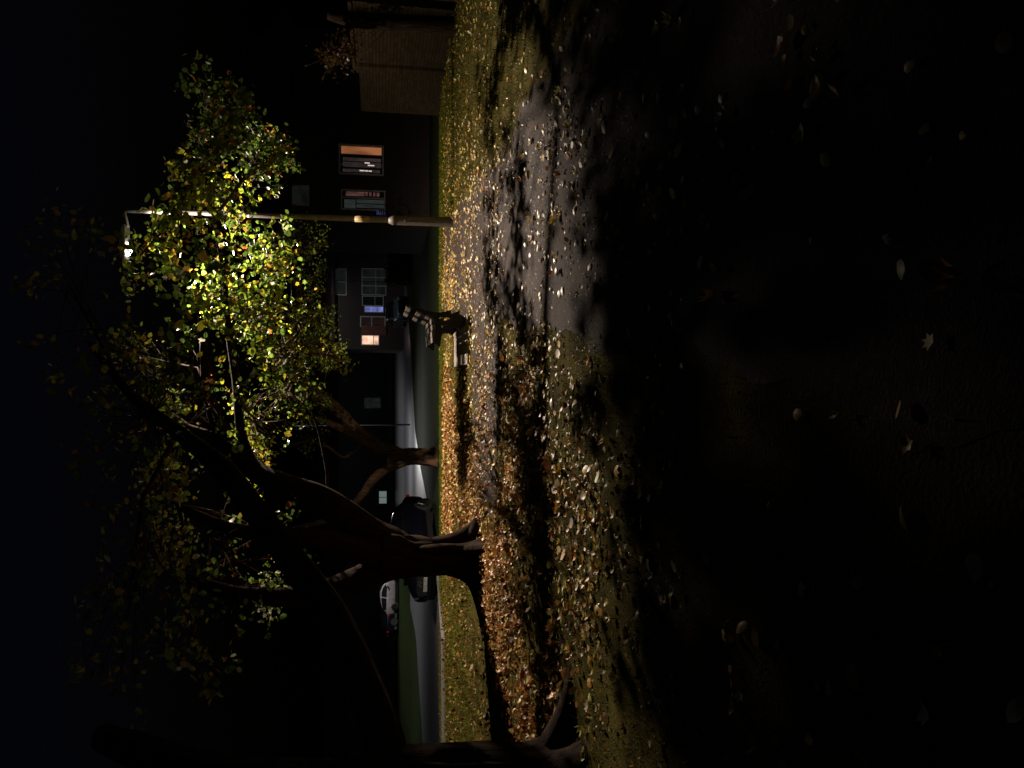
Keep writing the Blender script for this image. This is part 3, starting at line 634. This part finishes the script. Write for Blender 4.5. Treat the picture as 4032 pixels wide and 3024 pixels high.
# ------------------------------------------------------------ cars
def text_mesh(s, size, name, material, parent):
    cu = bpy.data.curves.new(name, 'FONT'); cu.body = s; cu.size = size; cu.align_x = 'CENTER'; cu.align_y = 'CENTER'; cu.extrude = .001
    o = bpy.data.objects.new(name, cu); COL.objects.link(o)
    dg = bpy.context.evaluated_depsgraph_get(); me = bpy.data.meshes.new_from_object(o.evaluated_get(dg))
    bpy.data.objects.remove(o); me.materials.clear()
    return link(name, me, material, parent)
def car(label, loc, rz, paint, hgt=1.0, plate=None, group='parked cars', name='parked_car'):
    """front of the car points to -y"""
    t = empty(name, loc, rz); tag(t, label, 'car', group)
    # station: y, half width, bottom, belt height, top height, top half width
    ST = [(-2.14, .60, .34, .60, .66, .50), (-2.08, .76, .26, .66, .76, .62), (-1.9, .84, .22, .72, .86, .68), (-1.5, .89, .2, .82, .94, .70), (-1.05, .9, .2, .89, 1.0, .70),
          (-.75, .9, .2, .92, 1.12, .66), (-.35, .9, .2, .93, 1.36, .60), (.0, .9, .2, .94, 1.47, .58), (.5, .9, .2, .95, 1.50, .58), (1.1, .9, .2, .97, 1.47, .57), (1.55, .89, .2, .99, 1.38, .55), (1.85, .87, .22, 1.0, 1.2, .56), (2.05, .84, .26, .98, 1.04, .60), (2.14, .74, .34, .9, .95, .55)]
    def prof(s):
        y, w_, b_, be, tp, tw = s; tp = be+(tp-be)*(1 if tp < 1.05 else hgt)
        return [(w_*.86, b_), (w_*.97, b_+.12), (w_, .5*(b_+be)+.02), (w_*.985, be-.06), (w_*.95, be), (tw+.02, tp-.05), (tw*.85, tp-.008), (tw*.4, tp+.012), (0, tp+.015)]
    mb = MB(); rings = []
    for s in ST:
        p = prof(s); rings.append([(x, s[0], z) for x, z in p]+[(-x, s[0], z) for x, z in p[-2::-1]])
    n = len(rings[0]); vs = [v for r_ in rings for v in r_]
    fs = [(i*n+k, i*n+(k+1) % n, (i+1)*n+(k+1) % n, (i+1)*n+k) for i in range(len(ST)-1) for k in range(n)]
    fs += [tuple(range(n))[::-1], tuple((len(ST)-1)*n+k for k in range(n))]
    mb.add(vs, fs)
    body = mb.build('body', paint, t, True); body.modifiers.new('s', 'SUBSURF').render_levels = 2
    ub = MB(); ub.box((-.8, -1.88, .1), (.8, 1.9, .42)); ub.build('underbody_light_block', M['black'], t)  # dark box added to stop light passing under the car
    def P(i, k, sgn=1, f=1.0, off=.006):
        p = prof(ST[i]); return Vector((sgn*(p[k][0]+off), ST[i][0], p[k][1]))
    for sg_ in (-1, 1):
        for (i0, i1) in ((5, 8), (8, 11)):
            idx = list(range(i0, i1+1)); lo = [P(i, 4, sg_).lerp(P(i, 5, sg_), .12) for i in idx]; hi = [P(i, 4, sg_).lerp(P(i, 5, sg_), .88) for i in idx]
            lo[0].y += .05; hi[0].y += .08; lo[-1].y -= .05; hi[-1].y -= .05
            for v in lo+hi: v.x += sg_*.012
            m2 = MB(); k = len(idx); m2.add(lo+hi, [(j, j+1, k+j+1, k+j) for j in range(k-1)]); m2.build('side_window', M['cglass'], t)
    def screen(i0, i1, name, k0=.8):
        m2 = MB(); rows = []
        for i in range(i0, i1+1):
            y, w_, b_, be, tp, tw = ST[i]; tp = be+(tp-be)*(1 if tp < 1.05 else hgt); oy = -.02 if i0 < 6 else .02
            rows.append([(tw*u_*1.0, y+oy, tp+.022-.012*abs(u_)**2) for u_ in (-.95, -.5, 0, .5, .95)])
        m2.add([v for r_ in rows for v in r_], [(a*5+b, a*5+b+1, (a+1)*5+b+1, (a+1)*5+b) for a in range(len(rows)-1) for b in range(4)]); m2.build(name, M['cglass'], t)
    screen(4, 7, 'windscreen'); screen(10, 12, 'rear_window')
    for x in (-.8, .8):
        for y in (-1.35, 1.3):
            m2 = MB(); m2.tube([(x-.105, y, .32), (x-.1, y, .32), (x+.1, y, .32), (x+.105, y, .32)], [.26, .325, .325, .26], 24)
            wh = m2.build('wheel', M['tyre'], t, True)
            s = 1 if x > 0 else -1; m3 = MB(); m3.tube([(x+s*.1, y, .32), (x+s*.112, y, .32)], [.22, .2], 20)
            for k in range(5):
                a = k*2*math.pi/5; m3.tube([(x+s*.115, y, .32), (x+s*.115, y+.2*math.cos(a), .32+.2*math.sin(a))], .02, 6)
            m3.build('rim', M['chrome'], wh)
    for s in (-1, 1):
        m2 = MB(); m2.add([(s*.76, -2.02, .64), (s*.5, -2.16, .62), (s*.52, -2.12, .74), (s*.8, -1.9, .76), (s*.76, -1.98, .62), (s*.5, -2.06, .6), (s*.52, -2.0, .74), (s*.8, -1.85, .74)], [(0, 1, 2, 3), (4, 5, 1, 0), (3, 2, 6, 7)]); m2.build('headlight', M['lampglass'], t)
        m2 = MB(); m2.box((min(s*.6, s*.84), 2.02, .78), (max(s*.6, s*.84), 2.13, .94)); m2.build('tail_light', M['redglass'], t, bevel=.02)
        m2 = MB(); m2.box((min(s*.9, s*1.05), -.72, .93), (max(s*.9, s*1.05), -.6, 1.05)); m2.build('wing_mirror', paint, t, bevel=.03)
    m2 = MB(); m2.prism([(-.42, .36), (.42, .36), (.5, .62), (.36, .7), (-.36, .7), (-.5, .62)], -2.165, -2.1); gr_ = m2.build('grille', M['black'], t, bevel=.01)
    m2 = MB()
    for zi in range(5 if plate else 0):
        for xi in range(-7, 8): m2.box((xi*.055-.006+(zi % 2)*.02, -2.172, .42+zi*.05), (xi*.055+.006+(zi % 2)*.02, -2.166, .432+zi*.05))
    if plate: m2.build('grille_pattern', M['chrome'], gr_)
    m2 = MB()
    m2.tube([Vector((.085*math.cos(a), -2.18, .62+.085*math.sin(a))) for a in [k*math.pi/12 for k in range(25)]], .008, 6)
    for k in range(3):
        a = math.pi/2+k*2*math.pi/3; m2.tube([(0, -2.18, .62), (.08*math.cos(a), -2.18, .62+.08*math.sin(a))], [.013, .004], 6)
    m2.build('badge', M['chrome'], gr_)
    if plate:
        m2 = MB(); m2.box((-.26, -2.19, .38), (.26, -2.176, .49)); pl = m2.build('number_plate', M['plate'], t, bevel=.003)
        tx = text_mesh(plate, .115, 'plate_lettering', M['black'], pl); tx.location = (0, -2.1925, .432); tx.rotation_euler = (R(90), 0, 0)
    return t
fz = lambda y: float(zt(y))
pc = gnd(1712, 2301)
yaw = math.atan2(1.5, 4.0)
cxx = at(1685, 2301, 24.2)
# centre of the car lies 2.17 m behind its plate
car('dark saloon facing us between the trunks, number plate and studded grille showing', (cxx.x+2.17*math.sin(yaw), 24.2+2.17*math.cos(yaw), fz(26)+.035), -yaw, M['paint_d'], 1.02, plate='GY22 LTT')
c2 = at(1560, 1218, 58)
car('grey green car parked far off beyond the top of the bench back', (c2.x, 60.2, fz(60)+.035), R(6), M['paint_g'], 1.25)
c3 = at(1530, 2322, 61)
car('pale pinkish car far away on a grass bank, seen just left of the rooted trunk', (c3.x-.3, 63, -.2), R(76), M['paint_p'], 1.05)
c4 = at(1512, 2440, 66)
car('dark car far off on the bank, one red tail light showing', (c4.x+.3, 68, -.2), R(118), M['paint_d'], 1.05)
vs = []; xb = np.linspace(-34, -12, 20); yb = [53.5, 55, 56.5, 58, 70, 74]; zb = [0, .18, .42, None, None, None]
for x in xb:
    f = min(1, max(0, (-12-x)/1.5))
    for y, z in zip(yb, zb):
        base = float(zt(y)); top = -.2
        k = {53.5: 0, 55: .35, 56.5: .8, 58: 1, 70: 1, 74: 0}[y]*f
        vs.append((x, y, base+.01+(top-base)*k+.03*math.sin(x*2+y)*f*(k > 0)*(y < 57)))
mb = MB(); mb.add(vs, [(i*6+k, i*6+k+1, (i+1)*6+k+1, (i+1)*6+k) for i in range(len(xb)-1) for k in range(5)])
mb.build('grass_bank', M['verge'], None, True)['kind'] = 'structure'
# ------------------------------------------------------------ buildings
def pr(X0, X1, Y0, Y1, d):
    a = at((X0+X1)/2, Y0, d); b = at((X0+X1)/2, Y1, d); c = at(X0, (Y0+Y1)/2, d); e = at(X1, (Y0+Y1)/2, d)
    return min(a.x, b.x), max(a.x, b.x), min(c.z, e.z), max(c.z, e.z)
def window(parent, X0, X1, Y0, Y1, d, pane, fr=None, bars=(), cross=(), fw_=.05, wname='window', label=None):
    x0, x1, z0, z1 = pr(X0, X1, Y0, Y1, d); fr = fr or M['frame']; ox, oy, oz = parent.location
    mb = MB(); y0, y1 = d-.06-oy, d-.005-oy
    def bx(a, b, c, e): mb.box((a-ox, y0, c-oz), (b-ox, y1, e-oz))
    bx(x0-fw_, x0, z0-fw_, z1+fw_); bx(x1, x1+fw_, z0-fw_, z1+fw_); bx(x0, x1, z0-fw_, z0); bx(x0, x1, z1, z1+fw_)
    for b in bars: xx = x0+(x1-x0)*b; bx(xx-fw_*.5, xx+fw_*.5, z0, z1)
    wd = mb.build(wname, fr, parent)
    m3 = MB()
    for c in cross: zz_ = z0+(z1-z0)*c; m3.box((x0-ox, y0+.004, zz_-fw_*.4-oz), (x1-ox, y1-.004, zz_+fw_*.4-oz))
    if cross: m3.build('transom', fr, wd)
    if pane:
        m2 = MB(); m2.box((x0-ox, d-.03-oy, z0-oz), (x1-ox, d-.012-oy, z1-oz)); m2.build('pane', pane, wd)
    if label: wd['label'] = label
    return wd
def bits(parent, rects, d, material, name):
    ox, oy, oz = parent.location if parent.parent is None else parent.parent.location
    for r_ in rects:
        x0, x1, z0, z1 = pr(*r_, d); m2 = MB(); m2.box((x0-ox, d-.05-oy, z0-oz), (x1-ox, d-.035-oy, z1-oz)); m2.build(name, material, parent)
def house(label, x0, x1, y, dep, h, roof, wallm, name='house', cat='house', rh=2.4):
    z = fz(y); t = empty(name, (x0, y, z)); tag(t, label, cat)
    mb = MB(); mb.box((0, 0, -.5), (x1-x0, dep, h)); mb.build('wall', wallm, t)
    mb = MB(); W_ = x1-x0; mb.add([(-.4, -.4, h+.003), (W_+.4, -.4, h+.003), (W_+.4, dep+.4, h+.003), (-.4, dep+.4, h+.003), (-.4, dep/2, h+rh), (W_+.4, dep/2, h+rh)], [(0, 1, 5, 4), (3, 4, 5, 2), (0, 4, 3), (1, 2, 5), (3, 2, 1, 0)]); mb.build('roof', roof, t)
    mb = MB(); mb.tube([(0, -.45, h-.02), (W_, -.45, h-.02)], .06, 8); mb.build('gutter', M['darkcol'], t)
    return t
E = {}
E['orange'] = emat('lit_curtain', (1, .36, .14), .32, (3, 3, .8)); E['dim'] = emat('dim_hall_and_frame_glow', (.7, .55, .5), .045, (6, 6, 2)); E['white'] = emat('bright_lamp_reflection', (1, .8, .72), .7)
E['pink'] = emat('pink_hall_wall', (1, .45, .38), .10, (6, 6, 2)); E['grey'] = emat('dim_net_curtain', (.65, .8, .78), .035, (5, 5, 1)); E['peach'] = emat('lit_blind', (1, .6, .42), 1.3, (1.5, 1.5, 2))
E['blue'] = emat('television_glow', (.32, .38, 1), .55, (2, 2, 2)); E['faint'] = emat('faint_pane_glow', (.5, .62, .6), .012, (2, 2, 2)); E['fred'] = emat('faint_red_pane_glow', (.9, .4, .32), .012, (2, 2, 2)); E['red'] = emat('red_light', (1, .06, .1), .22, (3, 3, 3)); E['yel'] = emat('yellow_light', (1, .62, .12), .5)  # faint panes: a weak glow painted on otherwise unlit glass
E['pale'] = emat('pale_lit_window', (.75, .95, .85), .16)
dA = 30
hA = house('dark house with two partly lit ground floor windows, beyond the lamp column', 6.2, 13.5, dA, 7, 5.2, M['tile'], M['dwall'])
w1 = window(hA, 1340, 1505, 577, 684, dA, M['glass'], bars=(.3,), fw_=.06, label='window with an orange curtain strip and small bright highlights')
bits(w1, [(1344, 1502, 580, 609)], dA-.02, E['orange'], 'curtain')
bits(w1, [(1350, 1500, 624, 637), (1350, 1500, 641, 660), (1350, 1496, 668, 680)], dA-.02, E['dim'], 'glowing_strip')  # dim room and light-catching frame bar, both painted as glow
bits(w1, [(1436, 1456, 641, 645), (1448, 1474, 651, 655), (1416, 1435, 671, 675), (1437, 1450, 672, 676), (1452, 1464, 673, 677)], dA-.04, E['white'], 'painted_glint')  # highlights painted as small glowing pieces
w2 = window(hA, 1348, 1512, 754, 824, dA, M['glass'], bars=(.62,), fw_=.05, label='narrow window with a pinkish hall behind')
bits(w2, [(1362, 1435, 756, 772)], dA-.02, E['pink'], 'curtain')
bits(w2, [(1438, 1448, 757, 772), (1453, 1463, 758, 773), (1469, 1478, 759, 774), (1483, 1494, 760, 775)], dA-.02, E['pink'], 'banister_gap')
bits(w2, [(1356, 1400, 786, 820), (1404, 1512, 788, 802), (1404, 1512, 806, 820)], dA-.02, E['grey'], 'net_curtain')
window(hA, 1150, 1212, 735, 805, dA, E['faint'], fw_=.05, cross=(.5,))
dC = 64
hC = house('distant terraced house with peach, blue and dark windows left of the lamp', at(1500, 1375, dC).x, at(1500, 880, dC).x, dC, 8, 5.6, M['tile'], M['dwall'])
window(hC, 1426, 1490, 1322, 1356, dC, E['peach'], M['frame'], cross=(.3,), fw_=.07, label='brightly lit peach window')
window(hC, 1422, 1514, 1249, 1284, dC, E['fred'], cross=(.55,), fw_=.08, label='reddish window with a faintly glowing pane')
window(hC, 1437, 1508, 1208, 1228, dC, E['blue'], cross=(.32,), fw_=.05, label='window glowing blue')
window(hC, 1428, 1508, 1168, 1202, dC, M['glass'], cross=(.4,), fw_=.05)
window(hC, 1427, 1518, 1060, 1160, dC, E['faint'], bars=(.34, .67), cross=(.42,), fw_=.06, label='wide bay window with a faintly glowing pane')
window(hC, 1310, 1362, 1060, 1160, dC, E['faint'], bars=(.5,), fw_=.05)
window(hC, 1399, 1421, 945, 990, dC, E['red'], M['black'], fw_=.03, label='small window lit red')
window(hC, 1399, 1404, 896, 917, dC, E['yel'], M['black'], fw_=.02, label='tiny yellow light')
x0, x1, z0, z1 = pr(1422, 1520, 1285, 1320, dC); mb = MB(); mb.box((x0-hC.location.x, -.14, z0-hC.location.z), (x1-hC.location.x, -.003, z1-hC.location.z)); mb.build('hung_tile_panel', M['hung'], hC)
dB = 88
hB = house('long dark greenish building far behind the forked tree', at(1500, 2110, dB).x, at(1500, 1390, dB).x, dB, 9, 6.0, M['tile'], M['render'], name='long_building', cat='building')
window(hB, 1437, 1498, 1568, 1606, dB, E['faint'], bars=(.5,), cross=(.5,), fw_=.06)
window(hB, 1493, 1522, 1934, 1982, dB, E['pale'], bars=(.5,), fw_=.06, label='small pale lit window')
hD = house('long dark roofed building at far left beyond the road', -46, -16, 80, 9, 5, M['tile'], M['render'], name='long_building', cat='building')
# brick garden wall along the right
wl0 = gnd(1735, 300); wl1 = gnd(1800, 20)
t = empty('garden_wall', (7.15, 11, 0)); tag(t, 'head high brown brick garden wall along the right side of the grass', 'wall')
mb = MB(); mb.box((0, 0, -.2), (.22, 6.8, 1.95)); mb.box((.16, 6.803, -.2), (.4, 10, 1.9)); mb.build('brickwork', M['brick'], t)
mb = MB(); mb.box((-.03, -.02, 1.953), (.25, 6.82, 2.02)); mb.build('coping', M['brick'], t)
mb = MB(); mb.box((-.08, 6.45, -.2), (-.003, 6.82, 1.95)); mb.build('pier', M['brick'], t)
# slim tree in front of the wall
BARK = 'bark_shaded'
g5 = gnd(1795, 98)
t5 = Tree('slim_tree', 'slim dark tree standing against the brick garden wall', g5)
t5.limb('trunk', [(g5+Vector((0, 0, -.2)), .17), px(1700, 95, g5.y, .15), px(1550, 88, g5.y, .14), px(1400, 80, g5.y, .14), px(1290, 60, g5.y, .08)], n=14)
t5.limb('limb', [px(1400, 82, g5.y, .06), px(1340, 150, g5.y, .05), px(1280, 220, g5.y, .03), px(1200, 260, g5.y, .02)], n=8)
t5.leaves((1260, 1400, 140, 290, g5.y, .3, 380), pal=(.1, .2, 1.5, .1, .5, 3, .1), size=.06, twig_from=at(1340, 150, g5.y))
t5.c = [c*.22 for c in t5.c]
t5.done()
# hedges
def hedge(label, x0, x1, y, dep, h, n, size, pal, name='hedge', dim=1):
    t = empty(name, (x0, y, fz(y))); tag(t, label, 'hedge')
    P = []; W_ = x1-x0
    mb = MB(); nx = 24; vs = []
    core = MB(); core.box((.1, .1, -.2), (W_-.1, dep-.1, h-.18)); core.build('hedge_core', M['lawn'], t)
    for _ in range(n):
        f = random.random()
        if f < .6: p = (random.uniform(0, W_), random.gauss(.05, .06), random.uniform(0, h))
        elif f < .9: p = (random.uniform(0, W_), random.uniform(0, dep), h-.1+abs(random.gauss(0, .12)))
        else: p = (random.choice((0, W_))+random.gauss(0, .06), random.uniform(0, dep), random.uniform(0, h))
        P.append(p)
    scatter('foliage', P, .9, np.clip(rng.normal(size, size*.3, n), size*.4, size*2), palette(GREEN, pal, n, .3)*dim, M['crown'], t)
hx0 = at(1560, 1112, 52).x; hx1 = at(1560, 935, 52).x
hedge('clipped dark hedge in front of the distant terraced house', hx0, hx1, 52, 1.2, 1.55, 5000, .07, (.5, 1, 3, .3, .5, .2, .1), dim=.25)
hedge('pale leafy bush behind the foot of the lamp column', at(1560, 940, 46).x, at(1560, 885, 46).x, 46, .9, 1.25, 1600, .06, (.5, 1, 2, .3, .1, .1, 2), name='bush')
# distant trees against the sky
def far_tree(label, x, y, h, r, n=2600):
    g = Vector((x, y, fz(y))); T = Tree('distant_tree', label, g, group=None)
    T.limb('trunk', [(g+Vector((0, 0, -.3)), .3), (g+Vector((0, 0, h*.3)), .25), (g+Vector((.3, 0, h*.75)), .12)], n=10)
    P = []
    for _ in range(n//12):
        a, b, c = random.gauss(0, .45), random.gauss(0, .45), random.gauss(0, .4)
        cc_ = Vector((a*r, b*r, h*.68+c*h*.35))
        for k in range(12): P.append(tuple(cc_+jit(.35)))
    T.P = P; nn = len(P); T.sz = list(rng.uniform(.12, .22, nn)); T.c = [palette(GREEN, (.5, 1, 3, .5, .3, .1, .1), nn)]
    T.done()
far_tree('tall dark distant tree between the long building and terraced house', 0.5, 96, 11, 4)
far_tree('dark distant tree beyond the road at far left', -36, 105, 9, 4)
